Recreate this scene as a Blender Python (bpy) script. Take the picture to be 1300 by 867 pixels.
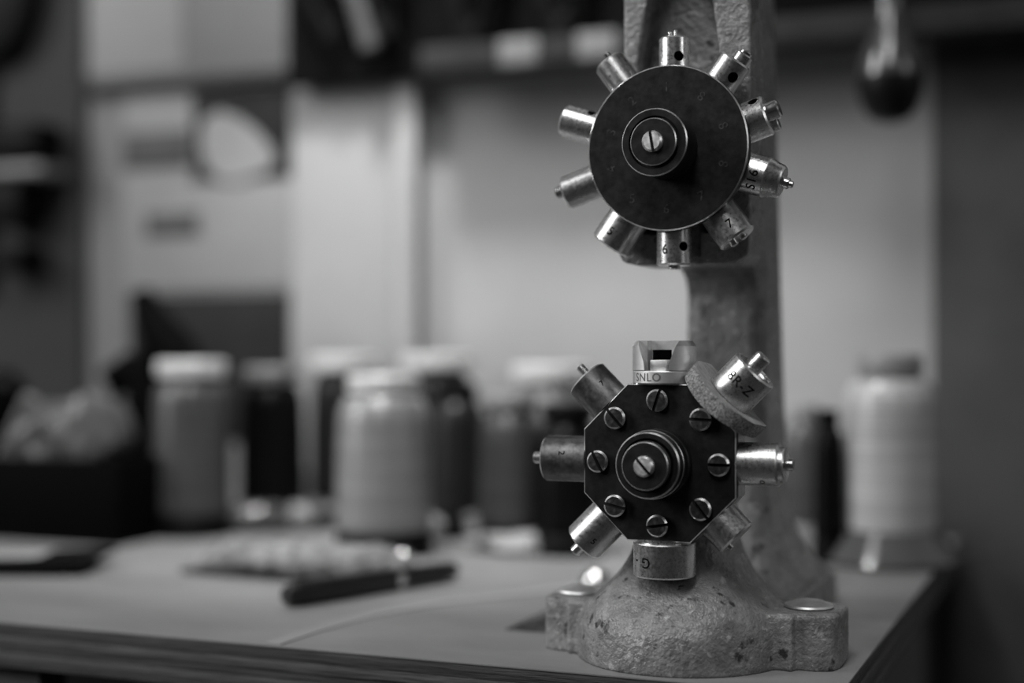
import bpy, bmesh, math, random
from mathutils import Matrix, Vector, noise

for o in list(bpy.data.objects): bpy.data.objects.remove(o)
scene = bpy.context.scene
C = scene.collection
random.seed(7)

# ------------------------------------------------------------------ camera
TZ = 0.75                      # bench top height (m)
CH = 0.117                     # camera height above the bench top
FPX, HX, HY = 1850.0, 650.0, 445.0
AL = math.atan(750.0 / FPX)    # camera yaw to the left of +Y
SA, CA = math.sin(AL), math.cos(AL)
cam_d = bpy.data.cameras.new('camera'); cam = bpy.data.objects.new('camera', cam_d); C.objects.link(cam)
cam.location = (0, 0, TZ + CH)
cam.rotation_euler = (math.pi/2, 0, AL)
cam_d.sensor_width = 36; cam_d.lens = FPX/1300*36
cam_d.shift_y = (HY-433.5)/1300
cam_d.clip_start = 0.02; cam_d.clip_end = 50
cam_d.dof.use_dof = True; cam_d.dof.focus_distance = 0.533; cam_d.dof.aperture_fstop = 2.6
scene.camera = cam

# ------------------------------------------------------------------ world, lights, exposure
w = bpy.data.worlds.new('world'); scene.world = w; w.use_nodes = True
w.node_tree.nodes['Background'].inputs[0].default_value = (1, 1, 1, 1)
w.node_tree.nodes['Background'].inputs[1].default_value = 0.018
def area(name, loc, target, size, power, sy=None):
    d = bpy.data.lights.new(name, 'AREA'); d.energy = power; d.size = size
    if sy: d.shape = 'RECTANGLE'; d.size_y = sy
    o = bpy.data.objects.new(name, d); C.objects.link(o); o.location = loc
    o.rotation_euler = (Vector(target)-Vector(loc)).to_track_quat('-Z', 'Y').to_euler()
    return o
def spot(name, loc, target, power, ang, blend, r):
    d = bpy.data.lights.new(name, 'SPOT'); d.energy = power; d.spot_size = math.radians(ang); d.spot_blend = blend
    d.shadow_soft_size = r
    o = bpy.data.objects.new(name, d); C.objects.link(o); o.location = loc
    o.rotation_euler = (Vector(target)-Vector(loc)).to_track_quat('-Z', 'Y').to_euler()
    return o
area('window_light', (-1.7, -0.35, 1.75), (-0.2, 0.6, 0.85), 0.6, 22, 1.2)
area('room_light', (1.35, 0.22, 1.50), (-0.15, 0.55, 0.85), 0.20, 1.8, 0.7)
area('ceiling_light', (-0.15, -0.55, 2.35), (-0.2, 0.6, 0.85), 0.5, 14, 1.0)
spot('bench_lamp_light', (-0.42, 0.62, 1.60), (-0.40, 0.88, 0.85), 30, 50, 0.75, 0.06)
vs = scene.view_settings
vs.view_transform = 'Standard'; vs.look = 'None'; vs.gamma = 1.0; vs.exposure = 0.08; vs.use_curve_mapping = False

# ------------------------------------------------------------------ pixel -> place
def XatY(px, Y):
    u = (px-HX)/FPX
    return Y*(-SA+u*CA)/(CA+u*SA)
def dep(X, Y): return -SA*X + CA*Y
def onY(px, py, Y):                      # a point on the vertical plane Y
    X = XatY(px, Y); d = dep(X, Y)
    return Vector((X, Y, TZ+CH+(HY-py)/FPX*d))
def onT(px, py, h=0.0):                  # a point at height h over the bench top
    d = (CH-h)*FPX/(py-HY); u = (px-HX)/FPX
    return Vector((d*(-SA+u*CA), d*(CA+u*SA), TZ+h))

# ------------------------------------------------------------------ materials
def mat(name, base, rough=0.5, metal=0.0, var=0.0, vscale=60, bump=0.0, bscale=200, rvar=0.0, spec=0.5, coat=0.0, dark=None, stretch=None, detail=4):
    m = bpy.data.materials.new(name); m.use_nodes = True
    nt = m.node_tree; b = nt.nodes['Principled BSDF']
    b.inputs['Base Color'].default_value = (base, base, base, 1)
    b.inputs['Roughness'].default_value = rough; b.inputs['Metallic'].default_value = metal
    b.inputs['Specular IOR Level'].default_value = spec
    if coat: b.inputs['Coat Weight'].default_value = coat; b.inputs['Coat Roughness'].default_value = 0.2
    tc = nt.nodes.new('ShaderNodeTexCoord'); src = tc.outputs['Object']
    if stretch:
        mp = nt.nodes.new('ShaderNodeMapping'); mp.inputs['Scale'].default_value = stretch
        nt.links.new(src, mp.inputs['Vector']); src = mp.outputs['Vector']
    def ns(scale, det=4, rg=0.6):
        n = nt.nodes.new('ShaderNodeTexNoise'); n.inputs['Scale'].default_value = scale
        n.inputs['Detail'].default_value = det; n.inputs['Roughness'].default_value = rg
        nt.links.new(src, n.inputs['Vector']); return n
    if var:
        n = ns(vscale, detail, 0.65); r = nt.nodes.new('ShaderNodeValToRGB')
        lo = dark if dark is not None else max(0, base*(1-var)); hi = base*(1+var)
        r.color_ramp.elements[0].position = 0.32; r.color_ramp.elements[1].position = 0.68
        r.color_ramp.elements[0].color = (lo, lo, lo, 1); r.color_ramp.elements[1].color = (hi, hi, hi, 1)
        nt.links.new(n.outputs['Fac'], r.inputs['Fac']); nt.links.new(r.outputs['Color'], b.inputs['Base Color'])
    if rvar:
        n = ns(vscale*2.3, 5); mr = nt.nodes.new('ShaderNodeMapRange')
        mr.inputs['To Min'].default_value = max(0.03, rough-rvar); mr.inputs['To Max'].default_value = min(1, rough+rvar)
        mr.inputs['From Min'].default_value = 0.3; mr.inputs['From Max'].default_value = 0.7
        nt.links.new(n.outputs['Fac'], mr.inputs['Value']); nt.links.new(mr.outputs['Result'], b.inputs['Roughness'])
    if bump:
        n = ns(bscale, 3); bp = nt.nodes.new('ShaderNodeBump'); bp.inputs['Strength'].default_value = 1.0
        bp.inputs['Distance'].default_value = bump
        nt.links.new(n.outputs['Fac'], bp.inputs['Height']); nt.links.new(bp.outputs['Normal'], b.inputs['Normal'])
    return m
M = {}
M['paint'] = mat('hammered_paint', 0.22, 0.31, 0.0, 0.36, 110, 0.0011, 420, 0.12, 0.55)
def chips(m, scale, lo, hi, col):
    nt = m.node_tree; b = nt.nodes['Principled BSDF']; old = b.inputs['Base Color'].links[0].from_socket
    tc = nt.nodes.new('ShaderNodeTexCoord'); n = nt.nodes.new('ShaderNodeTexNoise'); n.inputs['Scale'].default_value = scale; n.inputs['Detail'].default_value = 6
    r = nt.nodes.new('ShaderNodeValToRGB'); r.color_ramp.elements[0].position = lo; r.color_ramp.elements[1].position = hi
    mx = nt.nodes.new('ShaderNodeMix'); mx.data_type = 'RGBA'
    nt.links.new(tc.outputs['Object'], n.inputs['Vector']); nt.links.new(n.outputs['Fac'], r.inputs['Fac']); nt.links.new(r.outputs['Color'], mx.inputs['Factor'])
    nt.links.new(old, mx.inputs['A']); mx.inputs['B'].default_value = (col, col, col, 1)
    nt.links.new(mx.outputs['Result'], b.inputs['Base Color'])
chips(M['paint'], 150, 0.62, 0.68, 0.04)
chips(M['paint'], 210, 0.63, 0.70, 0.42)
M['black_steel'] = mat('blackened_steel', 0.016, 0.42, 0.25, 0.35, 120, 0.00002, 900, 0.1, 0.4)
M['edge_steel'] = mat('worn_edge_steel', 0.88, 0.36, 1.0, 0.2, 300)
M['steel'] = mat('bare_steel', 0.82, 0.29, 1.0, 0.08, 400, 0, 2500, 0.06)
M['old_steel'] = mat('aged_steel', 0.62, 0.33, 1.0, 0.14, 400, 0.000002, 2000, 0.08)
M['dark_steel'] = mat('dark_steel', 0.20, 0.38, 0.9, 0.4, 200, 0.00001, 1500, 0.1)
M['bright_steel'] = mat('bright_steel', 0.75, 0.2, 1.0, 0.1, 250, 0, 1, 0.06)
M['matte_steel'] = mat('blasted_steel', 0.80, 0.5, 1.0, 0.08, 300, 0.00002, 2500)
M['screw_face'] = mat('screw_face', 0.24, 0.34, 1.0, 0.3, 250, 0.00003, 400, 0.1)
M['worn_face'] = mat('worn_screw_face', 0.8, 0.5, 0.9, 0.35, 350, 0.00004, 500, 0.1)
M['hole'] = mat('hole_black', 0.004, 0.8)
M['engrave'] = mat('engraved_dark', 0.006, 0.9, spec=0.05)
M['engrave_soft'] = mat('engraved_soft', 0.16, 0.6, 0.3, spec=0.2)
M['stamp'] = mat('stamped_mark', 0.06, 0.35, 0.4, 0.9, 500, dark=0.004)
M['felt'] = mat('leather_washer', 0.34, 0.9, 0, 0.25, 300, 0.0004, 1800)
M['felt_edge'] = mat('leather_cut_edge', 0.34, 0.95, 0, 0.8, 1300, 0.0016, 1700)

# ------------------------------------------------------------------ mesh helpers
def finish(bm, mats, ang=35):
    bmesh.ops.recalc_face_normals(bm, faces=bm.faces)
    for f in bm.faces: f.smooth = True
    for e in bm.edges:
        e.smooth = not (len(e.link_faces) == 2 and e.calc_face_angle(0) > math.radians(ang))
    me = bpy.data.meshes.new('m'); bm.to_mesh(me); bm.free()
    for m in (mats if isinstance(mats, (list, tuple)) else [mats]): me.materials.append(M[m] if isinstance(m, str) else m)
    return me
def obj(name, bm, mats, parent=None, mx=None, ang=35):
    me = bm if isinstance(bm, bpy.types.Mesh) else finish(bm, mats, ang)
    me.name = name
    o = bpy.data.objects.new(name, me); C.objects.link(o)
    if parent: o.parent = parent
    if mx is not None: o.matrix_local = mx
    return o
def empty(name, loc, rz=0):
    o = bpy.data.objects.new(name, None); C.objects.link(o); o.location = loc; o.rotation_euler = (0, 0, rz)
    o.empty_display_size = 0.02
    return o
def tag(o, label, cat, group=None):
    o['label'] = label; o['category'] = cat
    if group: o['group'] = group
    return o
def struct(o, label=None):
    o['kind'] = 'structure'
    if label: o['label'] = label
    return o
def lathe(prof, seg=48, bm=None, mx=None):
    """prof: (r, z[, material index of the band that starts here])"""
    bm = bm or bmesh.new(); rings = []
    for p in prof:
        r, z = p[0], p[1]
        if r < 1e-7: rings.append([bm.verts.new((0, 0, z))])
        else: rings.append([bm.verts.new((r*math.cos(2*math.pi*i/seg), r*math.sin(2*math.pi*i/seg), z)) for i in range(seg)])
    for k in range(len(prof)-1):
        a, b = rings[k], rings[k+1]; mi = prof[k][2] if len(prof[k]) > 2 else 0
        if len(a) == 1 and len(b) == 1: continue
        for i in range(seg):
            j = (i+1) % seg
            if len(a) == 1: f = bm.faces.new((a[0], b[i], b[j]))
            elif len(b) == 1: f = bm.faces.new((a[i], a[j], b[0]))
            else: f = bm.faces.new((a[i], a[j], b[j], b[i]))
            f.material_index = mi
    vs_ = [v for r in rings for v in r]
    if mx is not None: bmesh.ops.transform(bm, matrix=mx, verts=vs_)
    return bm
def cyl(r, z0, z1, ch=0.0, seg=48, edge=0, bm=None, mx=None):
    p = [(0, z0)]
    if ch: p += [(r-ch, z0, edge), (r, z0+ch), (r, z1-ch, edge), (r-ch, z1)]
    else: p += [(r, z0), (r, z1)]
    return lathe(p+[(0, z1)], seg, bm, mx)
def box(x0, x1, y0, y1, z0, z1, bev=0.0, bm=None, seg=2):
    t = bmesh.new()
    r = bmesh.ops.create_cube(t, size=1.0)
    for v in t.verts: v.co = Vector(((x0+x1)/2+v.co.x*(x1-x0), (y0+y1)/2+v.co.y*(y1-y0), (z0+z1)/2+v.co.z*(z1-z0)))
    if bev: bmesh.ops.bevel(t, geom=list(t.edges), offset=bev, segments=seg, affect='EDGES', profile=0.5)
    return merge(bm, t)
def merge(bm, t):
    if bm is None: return t
    me = bpy.data.meshes.new('t'); t.to_mesh(me); t.free(); bm.from_mesh(me); bpy.data.meshes.remove(me)
    return bm
def prism(poly, a0, a1, axis='y', bm=None, bev=0.0):
    """polygon of (u, v); extruded along axis from a0 to a1. axis y: (u, ., v); axis z: (u, v, .)"""
    t = bmesh.new()
    f3 = (lambda p, a: (p[0], a, p[1])) if axis == 'y' else ((lambda p, a: (p[0], p[1], a)) if axis == 'z' else (lambda p, a: (a, p[0], p[1])))
    A = [t.verts.new(f3(p, a0)) for p in poly]; B = [t.verts.new(f3(p, a1)) for p in poly]
    t.faces.new(A); t.faces.new(B[::-1]); n = len(poly)
    for i in range(n): t.faces.new((A[i], B[i], B[(i+1) % n], A[(i+1) % n]))
    bmesh.ops.recalc_face_normals(t, faces=t.faces)
    if bev: bmesh.ops.bevel(t, geom=list(t.edges), offset=bev, segments=2, affect='EDGES', profile=0.5)
    return merge(bm, t)
def loft(rings, bm=None, cap=True):
    t = bmesh.new(); R = [[t.verts.new(p) for p in r] for r in rings]; n = len(R[0])
    for a, b in zip(R, R[1:]):
        for i in range(n): t.faces.new((a[i], a[(i+1) % n], b[(i+1) % n], b[i]))
    if cap: t.faces.new(R[0][::-1]); t.faces.new(R[-1])
    bmesh.ops.recalc_face_normals(t, faces=t.faces)
    return merge(bm, t)
def rrect(x0, x1, y0, y1, r, z, n=5):
    pts = []
    for cx, cy, a0 in ((x1-r, y1-r, 0), (x0+r, y1-r, 90), (x0+r, y0+r, 180), (x1-r, y0+r, 270)):
        for i in range(n+1):
            a = math.radians(a0+90*i/n); pts.append((cx+r*math.cos(a), cy+r*math.sin(a), z))
    return pts
def tube(pts, rad, seg=10, bm=None, cap=True):
    """swept tube; rad is a number or a list"""
    pts = [Vector(p) for p in pts]; rings = []
    for i, p in enumerate(pts):
        d = (pts[min(i+1, len(pts)-1)]-pts[max(i-1, 0)]).normalized()
        up = Vector((0, 0, 1)) if abs(d.z) < 0.95 else Vector((1, 0, 0))
        a = d.cross(up).normalized(); b = a.cross(d); r = rad[i] if isinstance(rad, (list, tuple)) else rad
        rings.append([p+(a*math.cos(2*math.pi*k/seg)+b*math.sin(2*math.pi*k/seg))*r for k in range(seg)])
    return loft(rings, bm, cap)
def evaluated(o):
    dg = bpy.context.evaluated_depsgraph_get(); dg.update()
    me = bpy.data.meshes.new_from_object(o.evaluated_get(dg)); return me
def remesh(bm, voxel, smooth=6, m='paint'):
    o = obj('tmp', bm, m)
    r = o.modifiers.new('r', 'REMESH'); r.mode = 'VOXEL'; r.voxel_size = voxel; r.use_smooth_shade = True
    s = o.modifiers.new('s', 'SMOOTH'); s.factor = 0.5; s.iterations = smooth
    me = evaluated(o); bpy.data.objects.remove(o)
    for p in me.polygons: p.use_smooth = True
    me.materials.clear(); me.materials.append(M[m])
    return me
def carve(bm, mats, cutters, cut_mat='hole', ang=35):
    """boolean difference of each cutter bmesh"""
    o = obj('tmp', bm, mats); cs = []
    for c in cutters:
        k = obj('cut', c, cut_mat); cs.append(k)
        md = o.modifiers.new('b', 'BOOLEAN'); md.operation = 'DIFFERENCE'; md.object = k; md.solver = 'EXACT'; md.material_mode = 'TRANSFER'
    me = evaluated(o)
    for k in cs+[o]: bpy.data.objects.remove(k)
    b2 = bmesh.new(); b2.from_mesh(me); ms = [m for m in me.materials]
    return finish(b2, ms, ang)
def glyphs(text, size):
    cu = bpy.data.curves.new('t', 'FONT'); cu.body = text; cu.size = size; cu.align_x = 'CENTER'; cu.align_y = 'CENTER'; cu.resolution_u = 3
    cu.space_character = 1.1; cu.offset = size*0.008
    o = bpy.data.objects.new('t', cu); C.objects.link(o); me = evaluated(o); bpy.data.objects.remove(o)
    bm = bmesh.new(); bm.from_mesh(me)
    xs = [v.co.x for v in bm.verts]; ys = [v.co.y for v in bm.verts]
    cx, cy = (min(xs)+max(xs))/2, (min(ys)+max(ys))/2
    for v in bm.verts: v.co.x -= cx; v.co.y -= cy
    return bm
def wrap_text(text, size, R, ang0, z0, outward=True, eps=0.00006):
    bm = glyphs(text, size); s = 1 if outward else -1
    bmesh.ops.triangulate(bm, faces=bm.faces)
    for _ in range(3):
        le = [e for e in bm.edges if e.calc_length() > 0.0007]
        if le: bmesh.ops.subdivide_edges(bm, edges=le, cuts=1); bmesh.ops.triangulate(bm, faces=bm.faces)
    for v in bm.verts:
        a = math.radians(ang0)+s*v.co.x/R; z = z0+s*v.co.y; r = R+eps
        v.co = Vector((r*math.sin(a), -r*math.cos(a), z))
    return bm
def clone(root, loc=None, rz=None):
    r = root.copy(); C.objects.link(r)
    if loc is not None: r.location = loc
    if rz is not None: r.rotation_euler = (0, 0, rz)
    for ch in list(root.children):
        c = ch.copy(); C.objects.link(c); c.parent = r
        for g in list(ch.children):
            d = g.copy(); C.objects.link(d); d.parent = c
    return r

# ------------------------------------------------------------------ the room
YW = 0.95
M['plaster'] = mat('wall_plaster', 0.36, 0.85, 0, 0.1, 5, 0.0004, 60, 0, 0.2)
M['floor'] = mat('floor_dark', 0.035, 0.6, 0, 0.3, 6)
M['dark_wall'] = mat('side_wall_dark', 0.06, 0.8, 0, 0.2, 4)
struct(obj('floor', box(-3, 1.6, -2.2, YW, -0.05, 0), 'floor'))
struct(obj('wall_back', box(-3, 1.6, YW, YW+0.1, 0, 2.6), 'plaster'))
struct(obj('wall_left', box(-3.1, -3, -2.2, YW+0.1, 0, 2.6), 'dark_wall'))

# ------------------------------------------------------------------ workbench of plywood
M['bench_top'] = mat('bench_top', 0.25, 0.38, 0, 0.16, 9, 0.00008, 300, 0.1, 0.5, stretch=(1, 2.2, 1), detail=6)
M['ply_light'] = mat('ply_light', 0.075, 0.7, 0, 0.35, 30, 0.0006, 60, stretch=(1, 6, 14))
M['ply_dark'] = mat('ply_dark', 0.05, 0.75, 0, 0.4, 30, 0.0006, 60, stretch=(1, 6, 14))
M['wood_dark'] = mat('dark_wood', 0.05, 0.7, 0, 0.3, 30, 0.0004, 80, stretch=(1, 6, 6))
BX0, BX1, BY0, BY1 = -1.15, -0.083, 0.5000, 0.945
bench = empty('workbench', ((BX0+BX1)/2, (BY0+BY1)/2, 0))
tag(bench, 'pale plywood workbench with layered front edge carrying the press and spools', 'workbench')
def bpart(name, x0, x1, y0, y1, z0, z1, m, bev=0.0004):
    ox, oy = bench.location.x, bench.location.y
    return obj(name, box(x0-ox, x1-ox, y0-oy, y1-oy, z0, z1, bev), m, bench)
bpart('bench_top', BX0, BX1, BY0, BY1, TZ-0.0008, TZ, 'bench_top', 0.0002)
z = TZ-0.0008
for k, (t, m, off) in enumerate(((0.0052, 'ply_dark', 0.0003), (0.0040, 'ply_light', 0.0), (0.0033, 'ply_dark', 0.0005), (0.0038, 'ply_light', 0.0001), (0.0024, 'ply_dark', 0.0004))):
    bpart('ply', BX0+off, BX1-off, BY0+off, BY1-off, z-t, z, m, 0.0002); z -= t
for x in (BX0+0.05, -0.30):
    for y in (BY0+0.08, BY1-0.08): bpart('leg', x-0.025, x+0.025, y-0.025, y+0.025, 0, z, 'wood_dark', 0.002)
bpart('apron', BX0+0.03, -0.425, BY0+0.006, BY0+0.024, z-0.07, z, 'wood_dark', 0.001)
bpart('apron', BX0+0.03, -0.25, BY1-0.05, BY1-0.03, z-0.07, z, 'wood_dark', 0.001)

# ------------------------------------------------------------------ the turret press
MX, MY = -0.1500, 0.545
press = empty('turret_press', (MX, MY, TZ))
tag(press, 'cast iron eyelet press with two rotating die turrets bolted on the bench', 'press')
f = bmesh.new()
# base casting: round front, two ears, long rear foot
for s in (-1, 1):
    e = 0.0 if s > 0 else 0.0062
    prism([(s*0.030, -0.014), (s*(0.0455-e*0.6), -0.0155), (s*(0.046-e*0.6), -0.0122), (s*(0.0525-e), -0.0122), (s*(0.0592-e), -0.0095), (s*(0.061-e), -0.002), (s*(0.061-e), 0.014), (s*(0.057-e), 0.020), (s*0.030, 0.026)], 0, 0.0205, 'z', f)
loft([rrect(-0.037, 0.037, 0.0, 0.145, 0.012, 0), rrect(-0.036, 0.036, 0.0, 0.144, 0.012, 0.0155)], f)
# pedestal under the lower turret
def bell(hw, z, fy, ex, n=72):
    cy = 0.006; pts = []
    for i in range(n):
        a = 2*math.pi*i/n; c_, s_ = math.cos(a), math.sin(a); b = (cy-fy) if s_ < 0 else 0.022
        k = (abs(c_)**ex+abs(s_)**ex)**(-1/ex)
        pts.append((0.0005+hw*c_*k, cy+b*s_*k, z))
    return pts
loft([bell(*a) for a in ((0.0418, 0.0, -0.0420, 2.1), (0.0418, 0.008, -0.0420, 2.1), (0.0408, 0.0135, -0.0408, 2.2), (0.0378, 0.0190, -0.0378, 2.4), (0.0325, 0.0240, -0.0332, 2.8), (0.0275, 0.0282, -0.0280, 3.2), (0.0234, 0.0328, -0.0215, 3.8), (0.0202, 0.0380, -0.0162, 4.2), (0.0181, 0.0440, -0.0138, 4.5), (0.0170, 0.052, -0.0130, 4.5), (0.0166, 0.088, -0.0128, 4.5))], f)
cyl(0.0185, -0.012, 0.022, 0.001, 48, 0, f, Matrix.Translation((0, 0, 0.0761)) @ Matrix.Rotation(-math.pi/2, 4, 'X'))
# flare and column
loft([rrect(-0.036, 0.036, 0.030, 0.140, 0.014, 0.010), rrect(-0.034, 0.034, 0.040, 0.136, 0.014, 0.018), rrect(-0.027, 0.027, 0.052, 0.128, 0.012, 0.027), rrect(-0.0215, 0.0215, 0.059, 0.122, 0.010, 0.038), rrect(-0.0185, 0.0185, 0.063, 0.119, 0.008, 0.052), rrect(-0.0175, 0.0175, 0.064, 0.117, 0.0075, 0.075), rrect(-0.0170, 0.0170, 0.064, 0.107, 0.007, 0.16), rrect(-0.0165, 0.0165, 0.064, 0.092, 0.006, 0.30)], f)
loft([rrect(-0.0165, 0.0165, 0.022, 0.090, 0.005, zz) for zz in (0.1515, 0.20, 0.25, 0.295)], f)
# fillet between arm and column
prism([(0.046, 0.153), (0.066, 0.153), (0.066, 0.132), (0.0645, 0.140), (0.0605, 0.147), (0.054, 0.1508)], -0.0155, 0.0155, 'x', f)
# head with an arched recess
loft([rrect(-0.0243, 0.0265, 0.0170, 0.028, 0.003, zz) for zz in (0.157, 0.22, 0.300)], f)
arch = [(0.0154, 0.158), (0.0154, 0.217), (0.0142, 0.232), (0.0115, 0.2515), (0.0085, 0.265), (0.003, 0.274), (-0.004, 0.274), (-0.0105, 0.266), (-0.0143, 0.2515), (-0.0178, 0.232), (-0.0190, 0.215), (-0.0190, 0.158)]
prism([(-0.0240, 0.158), (-0.0240, 0.300), (0.0265, 0.300), (0.0265, 0.158)] + arch, 0.0, 0.021, 'y', f)
# bottom lip
prism([(-0.0262, 0.156), (-0.0240, 0.1515), (-0.018, 0.1500), (0.020, 0.1500), (0.0258, 0.1535), (0.0265, 0.162), (-0.0262, 0.162)], -0.001, 0.024, 'y', f)
frame = obj('cast_frame', remesh(f, 0.0009, 5), None, press)
frame['label'] = 'grey hammered-paint casting with base, column and overhanging head'
# foot bolts: washer and low dome
for s in (-1, 1):
    b = obj('foot_bolt', lathe([(0, 0), (0.0088, 0), (0.0094, 0.0006), (0.0090, 0.0013), (0.0070, 0.0016), (0.0055, 0.0025), (0.0025, 0.0030), (0, 0.0031)], 36), 'matte_steel', press, Matrix.Translation((0.002+s*0.0455, 0.005, 0.0205)))

# --- screws with a slot
def screw_mesh(r, h, slotw, mats=('dark_steel', 'edge_steel')):
    bm = lathe([(0, 0), (r, 0), (r, h-0.0007, 1), (r-0.0007, h), (0, h+0.0001)], 40)
    return carve(bm, mats, [box(-slotw/2, slotw/2, -r*1.2, r*1.2, h-0.0011, h+0.002)], 'hole')
FACE = Matrix.Rotation(math.pi/2, 4, 'X')          # local z -> world -Y (towards the viewer)

# --- upper turret (disc of ten punches)
UH, UY = 0.1922, 0.5225-MY                          # centre height, front plane
up_axis = Matrix.Translation((0, UY, UH))
disc = obj('turret_disc', lathe([(0, -0.0045), (0.0306, -0.0045), (0.0308, -0.0042), (0.0308, -0.0006, 1), (0.0303, 0.0), (0, 0.0)], 128), ['black_steel', 'edge_steel'], press, up_axis @ FACE)
disc['label'] = 'black round disc stamped with numbers around its rim'
obj('turret_drum', lathe([(0, 0.0046), (0.027, 0.0046), (0.027, 0.020), (0.018, 0.021), (0.018, 0.024), (0, 0.024)], 72), 'dark_steel', press, up_axis @ Matrix.Rotation(-math.pi/2, 4, 'X'))
hub = obj('hub', lathe([(0, 0), (0.0118, 0), (0.0118, 0.0125), (0.0123, 0.0132), (0.0123, 0.0157, 1), (0.0119, 0.0161), (0.0096, 0.0161), (0.0094, 0.0152), (0, 0.0152)], 72), ['black_steel', 'edge_steel'], disc)
obj('hub_cap', lathe([(0, 0.0150), (0.0086, 0.0150), (0.0086, 0.0171, 1), (0.0083, 0.0174), (0, 0.0174)], 64), ['black_steel', 'edge_steel'], disc)
obj('hub_screw', screw_mesh(0.0038, 0.0022, 0.0011, ('worn_face', 'edge_steel')), None, disc, Matrix.Translation((0, 0, 0.0173)) @ Matrix.Rotation(math.radians(10), 4, 'Z'))
for k, (ch, rot) in enumerate((('1', 0), ('2', 0), ('3', 36), ('4', 60), ('5', 0), ('6', 0), ('7', 20), ('8', 90), ('8', 90), ('8', -20))):
    a = math.radians(36*k)
    g = glyphs(ch, 0.0050)
    o = obj('number_stamp', g, 'stamp', disc, Matrix.Translation((-0.0226*math.sin(a), 0.0226*math.cos(a), 0.00006)) @ Matrix.Rotation(math.radians(36*k if k in (1, 2, 3, 7, 8, 9) else rot), 4, 'Z'))
    o['label'] = 'small stamped number ' + ch

def radial(cx, cy, cz, a):                          # local z radial, local y = world +Y
    er = Vector((-math.sin(a), 0, math.cos(a))); ey = Vector((0, 1, 0)); ex = ey.cross(er)
    m = Matrix((ex, ey, er)).transposed().to_4x4(); m.translation = (cx, cy, cz); return m
def side_hole(R, ang, z, r):
    a = math.radians(ang); d = Vector((math.sin(a), -math.cos(a), 0))
    m = d.to_track_quat('Z', 'Y').to_matrix().to_4x4(); m.translation = d*(R-0.0035)+Vector((0, 0, z))
    return lathe([(0, 0), (r, 0), (r, 0.006), (0, 0.006)], 24, None, m)
def toolbit(name, root, base_mx, R, r0, r1, m, hole=None, tips=(), text=None, prof=None, label=None, ch=0.0007):
    """a turned punch or die: body from r0 to r1 along local z, tips = (x, y, radius, z0, z1, material)"""
    p = prof or [(0, r0), (R, r0), (R, r1-ch, 1), (R-ch, r1), (0, r1)]
    bm = lathe(p, 56)
    me = carve(bm, [m, 'edge_steel'], [side_hole(R, *hole)]) if hole else finish(bm, [m, 'edge_steel'])
    o = obj(name, me, None, root, base_mx)
    if label: o['label'] = label
    for (x, y, r, z0, z1, tm) in tips:
        obj('tip', lathe([(0, z0), (r, z0), (r, z1-r*0.15), (r*0.82, z1), (0, z1)], 28), tm, o, Matrix.Translation((x, y, 0)))
    if text:
        for (s, size, ang, z, out) in text:
            t = obj('engraving', wrap_text(s, size, R, ang, z, out), 'engrave', o); t['label'] = 'engraved mark ' + s
    return o
PY = UY + 0.0106
def pm(k): return radial(0, PY, UH, math.radians(36*k))
toolbit('punch', press, pm(0), 0.0057, 0.022, 0.0428, 'steel', (34, 0.0350, 0.0019), [(-0.0014, -0.001, 0.0006, 0.0425, 0.0450, 'bright_steel'), (0.0008, -0.001, 0.0006, 0.0425, 0.0455, 'bright_steel')])
toolbit('punch', press, pm(1), 0.0062, 0.022, 0.0440, 'old_steel', None, [(0.001, 0.001, 0.0014, 0.0435, 0.0478, 'bright_steel')])
toolbit('punch', press, pm(2), 0.0063, 0.022, 0.0462, 'steel', (62, 0.0352, 0.0018))
toolbit('punch', press, pm(3), 0.0066, 0.022, 0.0455, 'old_steel', None, [(0.001, -0.001, 0.0024, 0.045, 0.0490, 'bright_steel')])
toolbit('punch', press, pm(4), 0.0080, 0.022, 0.0432, 'old_steel', None, (), [('5', 0.0048, 5, 0.0375, False)])
toolbit('punch', press, pm(5), 0.0066, 0.022, 0.0432, 'steel', (-48, 0.0362, 0.0018), [(0, 0, 0.0022, 0.043, 0.0446, 'steel')], [('6', 0.0050, 16, 0.0372, False)])
toolbit('punch', press, pm(6), 0.0074, 0.022, 0.0418, 'old_steel', None, [(0.002, -0.001, 0.0016, 0.0412, 0.0432, 'bright_steel'), (-0.002, 0.001, 0.0016, 0.0412, 0.0428, 'old_steel')], [('7', 0.0048, -15, 0.0365, False)])
toolbit('punch', press, pm(7), 0.0076, 0.022, 0.0375, 'steel', None, [(0, 0, 0.0021, 0.043, 0.0458, 'bright_steel'), (0, 0, 0.0013, 0.0457, 0.0472, 'bright_steel')], [('S16', 0.0050, 20, 0.0335, False)],
        prof=[(0, 0.022), (0.0076, 0.022), (0.0076, 0.0372, 1), (0.0073, 0.0376), (0.0070, 0.0392), (0.0066, 0.0398), (0.0061, 0.0425, 1), (0.0054, 0.0432), (0, 0.0432)], label='bright stepped punch engraved S16 with a pin at its end')
toolbit('punch', press, pm(8), 0.0075, 0.022, 0.0378, 'steel', (-52, 0.0345, 0.0019), [(-0.0005, -0.0018, 0.0036, 0.0376, 0.0426, 'bright_steel'), (0.0035, 0.0035, 0.0026, 0.0376, 0.040, 'steel')])
toolbit('punch', press, pm(9), 0.0064, 0.022, 0.0405, 'old_steel', (42, 0.0345, 0.0020), [(0.0018, -0.0005, 0.0034, 0.040, 0.0440, 'steel'), (0.0018, -0.0005, 0.0024, 0.0438, 0.0452, 'bright_steel')])
obj('ram_block', box(-0.008, 0.0075, -0.003, 0.012, 0.1525, 0.185, 0.001), 'dark_steel', press)

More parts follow.
